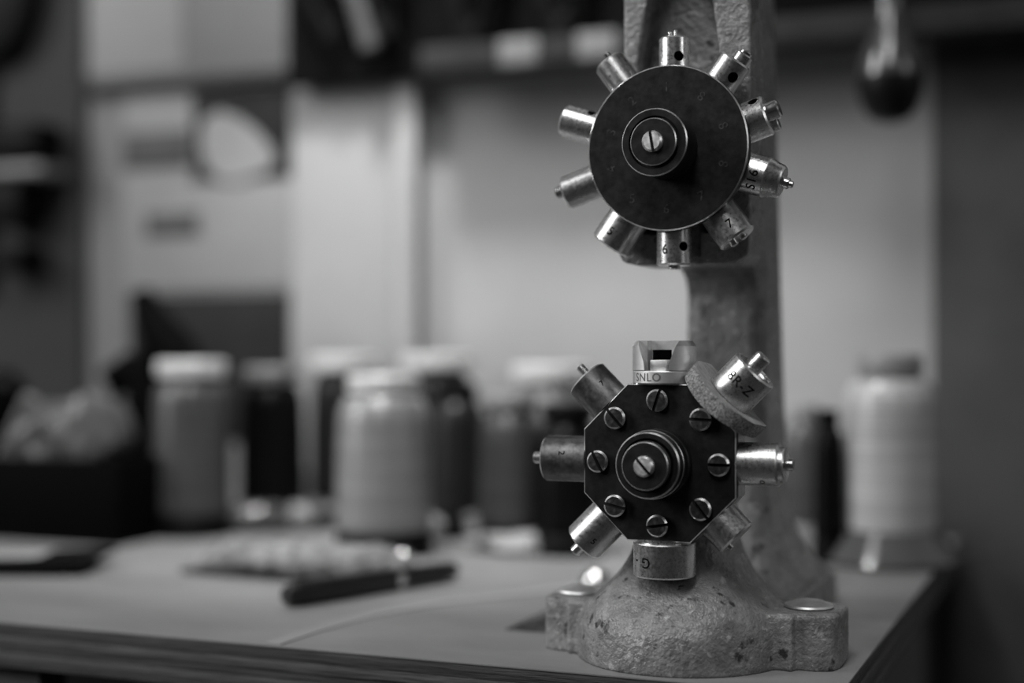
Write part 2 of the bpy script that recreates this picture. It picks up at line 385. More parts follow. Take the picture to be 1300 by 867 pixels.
# --- lower turret (octagon of eight dies)
LH, LY = 0.0761, 0.5120-MY
low_axis = Matrix.Translation((0, LY, LH))
AP = 0.0287
def octo(ap): return [(ap/math.cos(math.pi/8)*math.cos(math.pi/8+k*math.pi/4), ap/math.cos(math.pi/8)*math.sin(math.pi/8+k*math.pi/4)) for k in range(8)]
def octo_prism(ap, z0, z1, ch):
    bm = bmesh.new(); R = []
    for a_, zz in ((ap, z0), (ap, z1-ch), (ap-ch, z1)): R.append([bm.verts.new((x, y, zz)) for x, y in octo(a_)])
    bm.faces.new(R[0][::-1]); bm.faces.new(R[2])
    for q, (a, b) in enumerate(zip(R, R[1:])):
        for i in range(8):
            fc = bm.faces.new((a[i], a[(i+1) % 8], b[(i+1) % 8], b[i])); fc.material_index = q
    return bm
plate = obj('turret_plate', octo_prism(AP, -0.0036, 0.0, 0.0004), ['black_steel', 'edge_steel'], press, low_axis @ FACE, ang=20)
plate['label'] = 'black octagonal front plate held by eight slotted screws'
obj('turret_drum', octo_prism(AP-0.0002, -0.0150, -0.0037, 0.0003), ['old_steel', 'edge_steel'], press, low_axis @ FACE, ang=20)
obj('hub', lathe([(0, 0), (0.0126, 0), (0.0126, 0.0035), (0.0122, 0.0040), (0.0122, 0.008), (0.0124, 0.0085), (0.0124, 0.0098, 1), (0.01225, 0.0100), (0.0115, 0.0106), (0.0118, 0.0112), (0.0119, 0.0138, 1), (0.0115, 0.0142), (0.0098, 0.0142), (0.0096, 0.0120), (0, 0.0120)], 72), ['black_steel', 'edge_steel'], plate)
obj('hub_cap', lathe([(0, 0.0118), (0.0088, 0.0118), (0.0088, 0.0150, 1), (0.0086, 0.0153), (0.0086, 0.0170, 1), (0.0083, 0.0173), (0, 0.0173)], 64), ['black_steel', 'edge_steel'], plate)
obj('hub_screw', screw_mesh(0.0037, 0.0022, 0.0011, ('worn_face', 'edge_steel')), None, plate, Matrix.Translation((0, 0, 0.0172)) @ Matrix.Rotation(math.radians(42), 4, 'Z'))
sm = screw_mesh(0.0041, 0.0026, 0.0011, ('screw_face', 'edge_steel'))
for k, ang in enumerate((-18, 42, 28, 78, -80, 40, 90, 88)):
    a = math.radians(45*k)
    obj('screw', sm, None, plate, Matrix.Translation((-0.0228*math.sin(a), 0.0228*math.cos(a), 0.0001)) @ Matrix.Rotation(math.radians(ang), 4, 'Z'))
DY = LY + 0.008
def dm(k): return radial(0, DY, LH, math.radians(45*k))
# top die: slotted jaw holder
jaw = lathe([(0, 0.0334), (0.0116, 0.0334), (0.0118, 0.0338), (0.0118, 0.0425, 1), (0.0104, 0.0445), (0, 0.0445)], 64)
c1 = prism([(-0.0046, 0.0330), (0.0046, 0.0330), (0.0048, 0.0365), (0.0078, 0.0450), (-0.0078, 0.0450), (-0.0048, 0.0365)], -0.014, -0.0066)
c2 = box(-0.0046, 0.0046, -0.0067, 0.0, 0.0330, 0.0460)
c3 = box(-0.0045, 0.0045, -0.0001, 0.0075, 0.0330, 0.0412)
jm = carve(jaw, ['matte_steel', 'edge_steel'], [c1, c2], 'matte_steel', 25)
b2 = bmesh.new(); b2.from_mesh(jm); jm = carve(b2, ['matte_steel', 'edge_steel', 'matte_steel'], [c3], 'hole', 25)
top_die = obj('die', jm, None, press, dm(0)); top_die['label'] = 'pale slotted jaw holder standing on top of the octagon'
band = obj('collar', lathe([(0, 0.0287), (0.0114, 0.0287), (0.0117, 0.0291), (0.0117, 0.0331), (0.0114, 0.0335), (0, 0.0335)], 64), 'matte_steel', top_die)
obj('insert_block', box(-0.0031, 0.0031, -0.0085, 0.004, 0.0334, 0.0375, 0.0003), 'matte_steel', top_die)
t = obj('engraving', wrap_text('SNLO', 0.0042, 0.0117, -18, 0.0312, True), 'engrave_soft', top_die); t['label'] = 'engraved letters'
toolbit('die', press, dm(1), 0.0083, 0.0287, 0.0432, 'dark_steel', None, [(0.0012, 0.0, 0.0016, 0.0430, 0.0482, 'steel')], [('7', 0.0030, 35, 0.036, True)])
toolbit('die', press, dm(2), 0.0086, 0.0287, 0.0465, 'dark_steel', None, [(0, 0, 0.0022, 0.0463, 0.0515, 'steel')], [('2', 0.0034, 18, 0.0375, False)])
toolbit('die', press, dm(3), 0.0080, 0.0287, 0.0448, 'old_steel', None, [(0.0, 0.0, 0.0021, 0.0446, 0.0498, 'steel')], [('5', 0.0034, -25, 0.039, False)])
toolbit('die', press, dm(4), 0.0115, 0.0297, 0.0422, 'steel', None, (), [('G -', 0.0054, 30, 0.0365, True)], prof=[(0, 0.0282), (0.0100, 0.0282), (0.0100, 0.0297), (0.0112, 0.0297, 1), (0.0115, 0.0301), (0.0115, 0.0416, 1), (0.0109, 0.0422), (0, 0.0422)], label='short wide steel die engraved G hanging under the octagon')
toolbit('die', press, dm(5), 0.0080, 0.0287, 0.0385, 'old_steel', None, [(0.0035, -0.002, 0.0012, 0.0383, 0.0400, 'old_steel')])
toolbit('die', press, dm(6), 0.0079, 0.0287, 0.0430, 'steel', None, [(0, 0, 0.0022, 0.0440, 0.0478, 'bright_steel')], [('o', 0.0040, 50, 0.0375, True)], prof=[(0, 0.0287), (0.0079, 0.0287), (0.0079, 0.0424, 1), (0.0074, 0.0430), (0.0066, 0.0431), (0.0066, 0.0446, 1), (0.0062, 0.0450), (0, 0.0442)])
big = toolbit('die', press, dm(7), 0.0090, 0.0345, 0.0482, 'steel', None, [(-0.001, -0.001, 0.0031, 0.0470, 0.0540, 'steel')], [('8R-Z', 0.0052, 6, 0.0420, True)], prof=[(0, 0.0287), (0.0080, 0.0287), (0.0080, 0.0345), (0.0090, 0.0345), (0.0090, 0.0476, 1), (0.0084, 0.0482), (0.0076, 0.0482), (0.0074, 0.0472), (0, 0.0472)], label='bright steel die engraved 8R-Z standing on a leather washer')
# leather washer, wavy, with a coarse cut edge
wb = bmesh.new(); NW = 120; rr = []
for (r, zt) in ((0.0081, 0), (0.0081, 1), (0.0150, 1), (0.0172, 1), (0.0174, 0.5), (0.0171, 0)):
    row = []
    for i in range(NW):
        a = 2*math.pi*i/NW; q = (r-0.008)/0.0094
        nz = 0.0006*noise.noise(Vector((math.cos(a)*2, math.sin(a)*2, 3)))
        fl = 1.0-0.045*max(0, math.cos(4*a+0.6))*q
        jit = 0.00022*noise.noise(Vector((math.cos(a)*14, math.sin(a)*14, zt*5)))*q
        z0 = 0.0290+0.0010*q*math.cos(2*a+0.5)+nz*q
        row.append(wb.verts.new(((r*fl+jit)*math.cos(a), (r*fl+jit)*math.sin(a), z0+zt*0.0052+(0.0008 if (zt == 1 and r > 0.014) else 0))))
    rr.append(row)
for k in range(6):
    a, b = rr[k], rr[(k+1) % 6]
    for i in range(NW):
        fc = wb.faces.new((a[i], a[(i+1) % NW], b[(i+1) % NW], b[i])); fc.material_index = 1 if k in (3, 4) else 0
wo = obj('washer', wb, ['felt', 'felt_edge'], big); wo['label'] = 'thick wavy leather washer with coarse pale cut edge'

# ------------------------------------------------------------------ things on the bench
def thread_mat(name, base, rough=0.27):
    m = mat(name, base, rough, 0, 0, 50, spec=0.85*min(1, base*8+0.08))
    nt = m.node_tree; b = nt.nodes['Principled BSDF']; tc = nt.nodes.new('ShaderNodeTexCoord')
    wv = nt.nodes.new('ShaderNodeTexWave'); wv.bands_direction = 'Z'; wv.inputs['Scale'].default_value = 90; wv.inputs['Distortion'].default_value = 1.0
    w2 = nt.nodes.new('ShaderNodeTexNoise'); mp = nt.nodes.new('ShaderNodeMapping'); mp.inputs['Scale'].default_value = (4, 4, 90)
    nt.links.new(tc.outputs['Object'], mp.inputs['Vector']); nt.links.new(mp.outputs['Vector'], w2.inputs['Vector']); w2.inputs['Scale'].default_value = 1.0
    nt.links.new(tc.outputs['Object'], wv.inputs['Vector'])
    r = nt.nodes.new('ShaderNodeValToRGB'); r.color_ramp.elements[0].position = 0.35; r.color_ramp.elements[1].position = 0.65
    lo, hi = base*0.75, base*1.15
    r.color_ramp.elements[0].color = (lo, lo, lo, 1); r.color_ramp.elements[1].color = (hi, hi, hi, 1)
    nt.links.new(w2.outputs['Fac'], r.inputs['Fac']); nt.links.new(r.outputs['Color'], b.inputs['Base Color'])
    bp = nt.nodes.new('ShaderNodeBump'); bp.inputs['Distance'].default_value = 0.0003; bp.inputs['Strength'].default_value = 0.6
    nt.links.new(wv.outputs['Fac'], bp.inputs['Height']); nt.links.new(bp.outputs['Normal'], b.inputs['Normal'])
    return m
M['th_white'] = thread_mat('thread_white', 0.42)
M['th_light'] = thread_mat('thread_light', 0.23)
M['th_mid'] = thread_mat('thread_mid', 0.065)
M['th_dark'] = thread_mat('thread_dark', 0.018)
M['th_black'] = thread_mat('thread_black', 0.004)
M['white_plastic'] = mat('white_plastic', 0.62, 0.35, 0, 0.05, 20)
M['grey_plastic'] = mat('grey_plastic', 0.22, 0.4, 0, 0.1, 20)
M['clear_dark'] = mat('smoked_plastic', 0.07, 0.12, 0, 0.1, 20, spec=0.7)
M['black_plastic'] = mat('black_plastic', 0.003, 0.5, 0, 0.2, 40, spec=0.10)
def spool(px, Y, top, wpx, th, cap, base, label, flare=1.05, capw=0.62):
    X = XatY(px, Y); d = dep(X, Y); R = wpx/2/FPX*d; H = CH-(top-HY)/FPX*d
    t = empty('thread_spool', (X, Y, TZ)); tag(t, label, 'thread spool', 'cone thread spools along the back of the bench')
    obj('base', lathe([(0, 0), (R*flare, 0), (R*flare, 0.0025), (R*(flare*0.6+0.4), 0.006), (R*0.98, 0.012), (R*0.9, 0.014), (0, 0.014)], 40), base, t)
    zt = H-0.010
    obj('thread', lathe([(0, 0.0145), (R*0.99, 0.0145), (R, 0.018), (R*0.985, zt*0.6), (R*0.96, zt-0.016), (R*0.92, zt-0.009), (R*0.80, zt-0.003), (R*0.62, zt), (0, zt)], 40), th, t)
    obj('cap', lathe([(0, zt+0.0002), (R*capw*0.95, zt+0.0002), (R*capw, zt+0.0015), (R*capw, H-0.0015), (R*capw*0.94, H), (R*0.3, H), (R*0.26, H-0.006), (0, H-0.006)], 36), cap, t)
    return t
spool(243, 0.780, 458, 98, 'th_mid', 'white_plastic', 'black_plastic', 'grey spool with a white top, nearest the black box on the left', capw=0.9)
spool(346, 0.835, 466, 82, 'th_black', 'grey_plastic', 'black_plastic', 'black spool with grey top, just right of the grey white-topped spool', capw=0.85)
spool(487, 0.752, 476, 122, 'th_light', 'white_plastic', 'black_plastic', 'wide pale grey spool standing behind the pen', capw=0.75)
spool(581, 0.835, 488, 72, 'th_dark', 'black_plastic', 'black_plastic', 'narrow dark spool between the wide pale spool and the mid grey one', capw=0.7)
spool(648, 0.80, 500, 84, 'th_mid', 'grey_plastic', 'black_plastic', 'mid grey spool just left of the black spool beside the octagon', capw=0.8)
spool(722, 0.79, 512, 86, 'th_black', 'black_plastic', 'black_plastic', 'black spool partly hidden behind the octagon turret dies', capw=0.8)
spool(436, 0.895, 452, 84, 'th_dark', 'white_plastic', 'grey_plastic', 'white-topped dark spool in the back row left of the pale spool', capw=1.0)
spool(556, 0.90, 450, 92, 'th_dark', 'white_plastic', 'grey_plastic', 'white-topped dark spool in the back row behind the narrow dark spool', capw=1.0)
spool(700, 0.885, 464, 100, 'th_light', 'white_plastic', 'grey_plastic', 'pale spool in the back row behind the black and mid grey spools', capw=1.0)
spool(1022, 0.885, 515, 62, 'th_mid', 'grey_plastic', 'grey_plastic', 'small grey spool between the press column and the white spool')
spool(1052, 0.81, 520, 40, 'th_black', 'black_plastic', 'black_plastic', 'slim black spool tucked against the white spool')
# the white spool at the right edge with its wide saucer foot
X = XatY(1130, 0.825); Y = 0.825; d = dep(X, Y); R = 58/FPX*d; H = CH-(450-HY)/FPX*d
t = empty('thread_spool', (X, Y, TZ)); tag(t, 'large white thread spool with wide saucer foot at the right bench corner', 'thread spool', 'cone thread spools along the back of the bench')
obj('foot', lathe([(0, 0), (0.031, 0), (0.0375, 0.0012), (0.0385, 0.0030), (0.0368, 0.0050), (0.0305, 0.0130), (0.0262, 0.0185), (0, 0.0185)], 64), 'clear_dark', t)
obj('thread', lathe([(0, 0.0187), (R*0.98, 0.0187), (R, 0.024), (R*0.99, H-0.035), (R*0.97, H-0.024), (R*0.92, H-0.018), (R*0.8, H-0.0145), (R*0.6, H-0.013), (0, H-0.013)], 56), 'th_white', t)
obj('cap', lathe([(0, H-0.0128), (R*0.66, H-0.0128), (R*0.70, H-0.010), (R*0.70, H-0.002), (R*0.66, H), (R*0.3, H), (R*0.28, H-0.008), (0, H-0.008)], 40), 'grey_plastic', t)
p0 = Vector((X+0.036, Y-0.012, TZ+0.006))
tag(obj('loose_thread', tube([Vector((0.03*i*0.7, 0.01*i, 0.0008*i*i+0.0005)) for i in range(8)], 0.0006, 6), 'th_mid', None, Matrix.Translation(p0)), 'loose thread trailing right from the white spool foot', 'thread')

# marker pen
M['pen_black'] = mat('pen_black', 0.008, 0.3, 0, 0.1, 40, spec=0.5)
a, b = onT(362, 772), onT(578, 737); L = (b-a).length; a.z = b.z = TZ
pen = empty('marker_pen', ((a+b)/2), math.atan2(b.y-a.y, b.x-a.x)); tag(pen, 'black marker pen with silver ring lying on the bench', 'pen')
ax = Matrix.Translation((0, 0, 0.0056)) @ Matrix.Rotation(math.pi/2, 4, 'Y')
obj('cap', lathe([(0, -L/2), (0.0036, -L/2), (0.0048, -L/2+0.002), (0.0056, -L/2+0.010), (0.0056, L*0.10), (0, L*0.10)], 28), 'pen_black', pen, ax)
obj('ring', lathe([(0, L*0.10), (0.0054, L*0.10), (0.0054, L*0.145), (0, L*0.145)], 28), 'bright_steel', pen, ax)
obj('barrel', lathe([(0, L*0.145), (0.0051, L*0.145), (0.0048, L*0.40), (0.0042, L*0.48), (0.003, L*0.5), (0, L*0.5)], 28), 'pen_black', pen, ax)
obj('clip', box(-L/2+0.004, -L*0.12, -0.0016, 0.0016, 0.0112, 0.0126, 0.0005), 'pen_black', pen, Matrix.Rotation(0.9, 4, 'X') @ Matrix.Translation((0, 0.0045, -0.0036)))

# fuzzy roll behind the pen
M['fuzzy'] = mat('mottled_fibre', 0.25, 0.95, 0, 0.6, 120, 0.002, 500, spec=0.1)
a, b = onT(232, 726), onT(528, 738); n = 70; pts = []; rad = []
bm = bmesh.new(); rings = []
mid = (a+b)/2; mid.z = TZ
for i in range(n+1):
    q = i/n; p = a.lerp(b, q)-mid; side = Vector((-(b-a).y, (b-a).x, 0)).normalized()
    p += side*(0.004*math.sin(q*7)); p.z = 0
    hh = 0.0145*min(1, (q*3.2)**0.8+0.22)*min(1, ((1-q)*5)**0.7+0.25); ww = hh*1.25
    ringp = []
    for k in range(28):
        an = 2*math.pi*k/28; v = p+side*(ww*math.cos(an))+Vector((0, 0, hh*0.62+hh*0.62*math.sin(an)))
        nn = noise.noise(v*160+Vector((3, 1, 0)))*0.0022+noise.noise(v*420)*0.0012
        v += side*math.cos(an)*nn; v.z = max(0.0, v.z+math.sin(an)*nn)
        ringp.append(v)
    rings.append(ringp)
tag(obj('fibre_roll', loft(rings), 'fuzzy', None, Matrix.Translation(mid)), 'mottled pale twisted roll of fibre lying behind the pen', 'roll')

# small bits behind the roll
def lump(name, p, sx, sy, sz, m, label, cat, seed=0, amp=0.15, rz=0.0):
    bm = bmesh.new(); bmesh.ops.create_icosphere(bm, subdivisions=3, radius=1)
    for v in bm.verts:
        k = 1+amp*noise.noise(v.co*1.7+Vector((seed, 0, 0))); v.co = Vector((v.co.x*sx*k, v.co.y*sy*k, max(0, sz+v.co.z*sz*k)))
    return tag(obj(name, bm, m, None, Matrix.Translation(p) @ Matrix.Rotation(rz, 4, 'Z'), 60), label, cat)
p = onT(340, 676); vial = empty('small_bottle', p, 0.5); tag(vial, 'small glossy grey bottle lying in front of the black spool', 'bottle')
bx = Matrix.Translation((0, 0, 0.0095)) @ Matrix.Rotation(math.pi/2, 4, 'Y')
obj('body', lathe([(0, -0.025), (0.008, -0.025), (0.0095, -0.022), (0.0095, 0.008), (0.006, 0.014), (0, 0.014)], 28), 'clear_dark', vial, bx)
obj('cap', lathe([(0, 0.0142), (0.0085, 0.0142), (0.0092, 0.016), (0.0092, 0.026), (0.007, 0.029), (0, 0.029)], 28), 'grey_plastic', vial, bx)
p = onT(413, 672); kn = empty('bobbin', p); tag(kn, 'small dim grey bobbin left of the wide pale spool', 'bobbin')
obj('flange', lathe([(0, 0), (0.011, 0), (0.011, 0.002), (0.005, 0.0022), (0, 0.0022)], 28), 'grey_plastic', kn)
obj('winding', lathe([(0, 0.0022), (0.0085, 0.0022), (0.0088, 0.012), (0, 0.012)], 28), 'th_dark', kn)
obj('flange', lathe([(0, 0.012), (0.011, 0.012), (0.011, 0.014), (0.004, 0.0142), (0, 0.0142)], 28), 'grey_plastic', kn)
lump('leather_scrap', onT(580, 683), 0.022, 0.012, 0.009, 'felt', 'crumpled pale scrap in front of the narrow dark spool', 'scrap', 2, 0.5, 0.3)
lump('leather_scrap', onT(652, 700), 0.026, 0.018, 0.006, 'felt', 'low pale scrap in front of the mid grey spool', 'scrap', 5, 0.5, -0.2)
def dome(name, p, r, label, h=0.9):
    return tag(obj(name, lathe([(0, 0), (r*1.15, 0), (r*1.15, r*0.15)]+[(r*math.cos(a), r*0.15+r*h*math.sin(a)) for a in (0, 0.25, 0.5, 0.75, 1.0, 1.25, 1.45)]+[(0, r*0.15+r*h)], 32), 'bright_steel', None, Matrix.Translation(p)), label, 'rivet cap')
dome('rivet_cap', onT(512, 709), 0.006, 'shiny domed metal cap glinting behind the pen')
dome('rivet_cap', onT(758, 742), 0.008, 'shiny domed metal cap glinting behind the left foot of the press')
# dark steel wedge behind the left foot
a = onT(672, 802); wz = tag(obj('steel_wedge', prism([(-0.012, 0), (0.035, 0), (0.035, 0.0135), (0.022, 0.0135)], 0, 0.05, 'y', None, 0.0006), 'dark_steel', None, Matrix.Translation(a)), 'dark steel wedge lying beside the left foot of the press', 'wedge')

# black box on the left with plastic bags on top
M['box_black'] = mat('box_black', 0.002, 0.7, 0, 0.2, 20, spec=0.03)
M['bag'] = mat('crumpled_plastic', 0.11, 0.35, 0, 0.2, 30, 0.002, 90, spec=0.5)
y1 = 0.715; xl, xr = XatY(-140, y1), XatY(150, y1); dd = dep(xr, y1); bh = CH-(585-HY)/FPX*dd
bb = empty('storage_box', ((xl+xr)/2, y1+0.05, TZ)); tag(bb, 'black open-topped storage box at the left end of the bench', 'box')
hw = (xr-xl)/2
obj('bottom', box(-hw, hw, -0.05, 0.05, 0, 0.004), 'box_black', bb)
for (x0, x1, ya, yb, nm) in ((-hw, hw, -0.05, -0.046, 'front_panel'), (-hw, hw, 0.046, 0.05, 'back_panel'), (-hw, -hw+0.004, -0.046, 0.046, 'side_panel'), (hw-0.004, hw, -0.046, 0.046, 'side_panel')):
    obj(nm, box(x0, x1, ya, yb, 0.004, bh, 0.0008), 'box_black', bb)
obj('divider', box(-hw*0.16, -hw*0.16+0.004, -0.046, 0.046, 0.004, bh-0.004), 'box_black', bb)
def bag(px, py, sx, sy, sz, label, seed):
    c = onY(px, py, y1+0.045); c.z = TZ+bh-0.022
    bm = bmesh.new(); bmesh.ops.create_icosphere(bm, subdivisions=4, radius=1)
    for v in bm.verts:
        c0 = v.co.copy(); k = 1+0.22*noise.noise(c0*2+Vector((seed, 2, 1)))+0.10*abs(noise.noise(c0*5+Vector((seed, 0, 0))))
        v.co = Vector((c0.x*sx*k, c0.y*sy*k, sz+0.0+c0.z*sz*k))
    return tag(obj('plastic_bag', bm, 'bag', None, Matrix.Translation(c), 50), label, 'bag')
bag(62, 540, 0.021, 0.030, 0.026, 'crumpled grey plastic bag in the black box, left of the taller one', 1)
bag(114, 530, 0.021, 0.032, 0.030, 'taller crumpled grey plastic bag in the black box, nearest the spools', 4)
# grey ruler and black handle leaning at the far left
a, b = onY(-4, 600, 0.745), onY(40, 505, 0.745)
st = tag(obj('ruler', tube([Vector((0, 0, 0)), b-a], 0.0065, 4), 'grey_plastic', None, Matrix.Translation(a)), 'grey stick leaning in the black box at the left edge', 'ruler')
a, b = onY(-30, 600, 0.757), onY(12, 472, 0.757)
tag(obj('hand_tool', tube([Vector((0, 0, 0)), (b-a)*0.5, (b-a)*0.9, b-a], [0.010, 0.016, 0.015, 0.006], 14), 'black_plastic', None, Matrix.Translation(a)), 'thick black tool handle standing in the box at the left edge', 'tool')
# black clamp leaning behind the box
cl = empty('hand_clamp', onY(180, 560, 0.84)); cl.location.z = TZ
tag(cl, 'black angular hand clamp standing between the box and the grey spool', 'clamp')
def rel(px, py, Y=0.84): return onY(px, py, Y)-Vector(cl.location)
obj('jaw', tube([rel(178, 372), rel(195, 410), rel(216, 440), rel(246, 475)], [0.008, 0.013, 0.016, 0.012], 12), 'box_black', cl)
obj('grip', tube([rel(205, 425), rel(192, 480), rel(185, 560), Vector((0, 0, 0.005))], [0.010, 0.016, 0.019, 0.020], 12), 'box_black', cl)
obj('trigger', tube([rel(190, 478), rel(165, 470), rel(148, 480), rel(140, 530)], [0.010, 0.013, 0.013, 0.010], 10), 'box_black', cl)
# low black tray with pale paper at the far left
a = onT(28, 722); tr = empty('low_tray', a, 0.35); tag(tr, 'low black tray with pale paper in front of the storage box', 'tray')
obj('tray', prism([(-0.05, 0), (0.03, 0), (0.042, 0.006), (0.042, 0.008), (-0.05, 0.005)], -0.028, 0.030, 'y', None, 0.0006), 'black_plastic', tr)
M['paper'] = mat('paper_white', 0.35, 0.8, 0, 0.05, 15, spec=0.2)
M['paper_grey'] = mat('paper_grey', 0.30, 0.8, 0, 0.06, 15, spec=0.2)
obj('paper', box(-0.046, 0.010, -0.006, 0.024, 0.0062, 0.0068), 'paper', tr, Matrix.Rotation(-0.03, 4, 'Y'))

# ------------------------------------------------------------------ the wall behind
M['print_dark'] = mat('print_dark', 0.014, 0.7, 0, 0.3, 20, spec=0.2)
M['print_grey'] = mat('print_grey', 0.06, 0.6, 0, 0.2, 20)
M['print_pale'] = mat('print_pale', 0.27, 0.6, 0, 0.1, 30)
M['panel_dark'] = mat('panel_dark_grey', 0.05, 0.75, 0, 0.12, 5, spec=0.2)
M['shade_right'] = mat('shade_right_grey', 0.065, 0.75, 0, 0.35, 5, spec=0.2)  # dark grey that stands in for light falling off along the wall
M['board'] = mat('board_grey', 0.19, 0.7, 0, 0.1, 8)
M['panel_mid'] = mat('panel_mid', 0.17, 0.6, 0, 0.1, 10)
def slab(name, px0, py0, px1, py1, Yf, th, m, parent=None, bev=0.0004):
    """upright board whose front face lies at Yf"""
    A, B = onY(px0, py1, Yf), onY(px1, py0, Yf)
    zc0 = TZ+CH+(HY-py1)/FPX*dep(XatY((px0+px1)/2, Yf), Yf); zc1 = TZ+CH+(HY-py0)/FPX*dep(XatY((px0+px1)/2, Yf), Yf)
    c = Vector(((A.x+B.x)/2, Yf+th, zc0)); 
    if parent is not None: c = c-Vector(parent.location)
    hw_ = (B.x-A.x)/2
    return obj(name, box(-hw_, hw_, -th, 0, 0, zc1-zc0, min(bev, th*0.4)), m, parent, Matrix.Translation(c))
tag(slab('wall_panel_and_shade', -260, -160, 104, 700, YW-0.018, 0.018, 'panel_dark'), 'tall dark grey panel on the wall at the left edge', 'panel')
tag(slab('wall_panel_and_shade', 1184, -160, 1480, 1400, YW-0.003, 0.0028, 'shade_right'), 'added dark grey slab standing in for shade on the wall at the right edge', 'panel')  # added slab: the right wall's fall into shade, put in as dark colour
nb = empty('notice_board', onY(318, 470, YW)); nb.location.y = YW
tag(nb, 'pale grey notice board behind the spools on the left', 'notice board')
slab('backing', 108, -150, 388, 640, YW-0.012, 0.012, 'board', nb)
slab('backing', 388.3, 80, 528, 640, YW-0.012, 0.012, 'board', nb)
slab('frame_strip', 500, 82, 526, 640, YW-0.020, 0.0078, 'paper', nb)
slab('dark_strip', 106, 95, 388, 107, YW-0.022, 0.0098, 'panel_dark', nb)  # thin dark strip across the board below the top sheets
def sheet(name, a, b, c_, d_, m, label, cat='paper', off=0.0135):
    return tag(slab(name, a, b, c_, d_, YW-off, 0.0012, m), label, cat)
sheet('paper_sheet', 106, -70, 232, 92, 'paper', 'white sheet pinned at the top left of the notice board')
sheet('card', 238, -70, 388, 90, 'panel_mid', 'plain grey card at the top of the notice board', 'card')
sheet('paper_sheet', 370, 81, 499, 600, 'paper', 'tall white sheet along the right of the notice board')
pc = empty('poster', onY(262, 366, YW-0.0135)); tag(pc, 'pale poster with a dark photo and printed block, centre of the notice board', 'poster')
slab('sheet', 156, 112, 369, 366, YW-0.0135, 0.0012, 'paper_grey', pc)
slab('photo_print', 244, 112, 369, 228, YW-0.0146, 0.0010, 'print_dark', pc)
slab('dark_print', 156, 166, 241, 214, YW-0.0146, 0.0010, 'print_grey', pc)
slab('text_block', 184, 270, 252, 300, YW-0.0146, 0.0010, 'print_grey', pc)
out = [(252, 150), (262, 136), (280, 130), (305, 140), (330, 160), (352, 188), (356, 205), (345, 218), (322, 228), (300, 236), (275, 232), (258, 215), (250, 185)]
cpt = [onY(px, py, YW-0.0158) for px, py in [(290+(x_-290)*0.9, 200+(y_-200)*0.85) for x_, y_ in out]]; o0 = Vector(pc.location)
obj('pale_print', prism([(q.x-o0.x, q.z-o0.z) for q in cpt], YW-0.0158-o0.y, YW-0.0148-o0.y), 'print_pale', pc)
sheet('dark_picture', 164, 374, 368, 560, 'print_dark', 'dark picture low on the notice board behind the spools', 'picture')

# tool rack along the top
M['rack'] = mat('rack_dark', 0.006, 0.9, 0, 0.3, 10, spec=0.05)
M['rail'] = mat('rail_grey', 0.03, 0.8, 0, 0.3, 12, spec=0.1)
rk = empty('tool_rack', onY(880, 90, YW)); rk.location.y = YW
tag(rk, 'dark tool rack with a horizontal rail along the top of the wall', 'tool rack')
xa, xb = XatY(392, YW)-rk.location.x, 0.40
zr = 0.0
obj('back_board', box(xa, xb, -0.0325, -0.0205, zr+0.004, zr+0.32, 0.001), 'rack', rk)
obj('rail', box(XatY(531, YW-0.06)-rk.location.x, xb, -0.060, -0.033, zr+0.000, zr+0.018, 0.002), 'rail', rk)
M['print_card'] = mat('card_grey', 0.16, 0.8)
def tagcard(px, wpx, lab):
    x = XatY(px, YW-0.06); hw_ = wpx/2/FPX*dep(x, YW-0.06)
    return tag(obj('label_card', box(-hw_, hw_, -0.0006, 0, 0, 0.017, 0.0002), 'print_card', None, Matrix.Translation((x, YW-0.0602, rk.location.z+0.001))), lab, 'label')
tagcard(658, 52, 'blank pale card on the rack rail, left of the other card')
tagcard(757, 50, 'blank pale card on the rack rail nearest the press head')
# pliers and tools standing in the rack
def plier(px, lean, label, m='black_plastic', lift=0.0205):
    x = XatY(px, YW-0.046); t = empty('pliers', (x, YW-0.046, rk.location.z+lift)); t.rotation_euler = (0, lean, 0)
    tag(t, label, 'pliers', 'pliers standing in the tool rack')
    for s in (-1, 1):
        obj('handle', tube([(s*0.004, 0, 0.01), (s*0.014, 0, 0.04), (s*0.017, 0, 0.08), (s*0.012, 0, 0.12)], [0.005, 0.007, 0.0075, 0.005], 10), m, t)
    obj('jaw', box(-0.008, 0.008, -0.004, 0.004, 0.0, 0.014, 0.002), m, t)
    return t
plier(425, -0.2, 'black-handled pliers leaning at the left end of the tool rack', lift=0.030)
plier(493, -0.14, 'black-handled pliers second from the left in the tool rack', lift=0.028)
plier(595, 0.1, 'black-handled pliers above the left blank card of the tool rack')
plier(710, 0.0, 'black-handled pliers just left of the press head')
plier(1225, 0.0, 'black-handled pliers at the right end of the tool rack')
for px, lf in ((425, 0.030), (493, 0.028)):
    obj('peg', cyl(0.0022, 0, 0.032, 0, 12), 'rail', rk, Matrix.Translation((XatY(px, YW-0.046)-rk.location.x-(0.011 if px == 425 else 0.0077), -0.0325, lf+0.055)) @ Matrix.Rotation(math.pi/2, 4, 'X'))
g0 = onY(471, 62, YW-0.046); g1 = onY(440, -60, YW-0.046)
gh = empty('file', g0); tag(gh, 'grey stick-like file hanging between the two leftmost pliers', 'file')
obj('blade', tube([Vector((0, 0, 0)), (g1-g0)*0.6], [0.0075, 0.0085], 8), 'print_grey', gh)
obj('grip', tube([(g1-g0)*0.6, (g1-g0)*0.8, g1-g0], [0.009, 0.011, 0.008], 12), 'grey_plastic', gh)
obj('peg', cyl(0.002, 0, 0.026, 0, 12), 'rail', rk, Matrix.Translation((g1.x-rk.location.x, -0.0325, g1.z-rk.location.z-0.003)) @ Matrix.Rotation(math.pi/2, 4, 'X'))
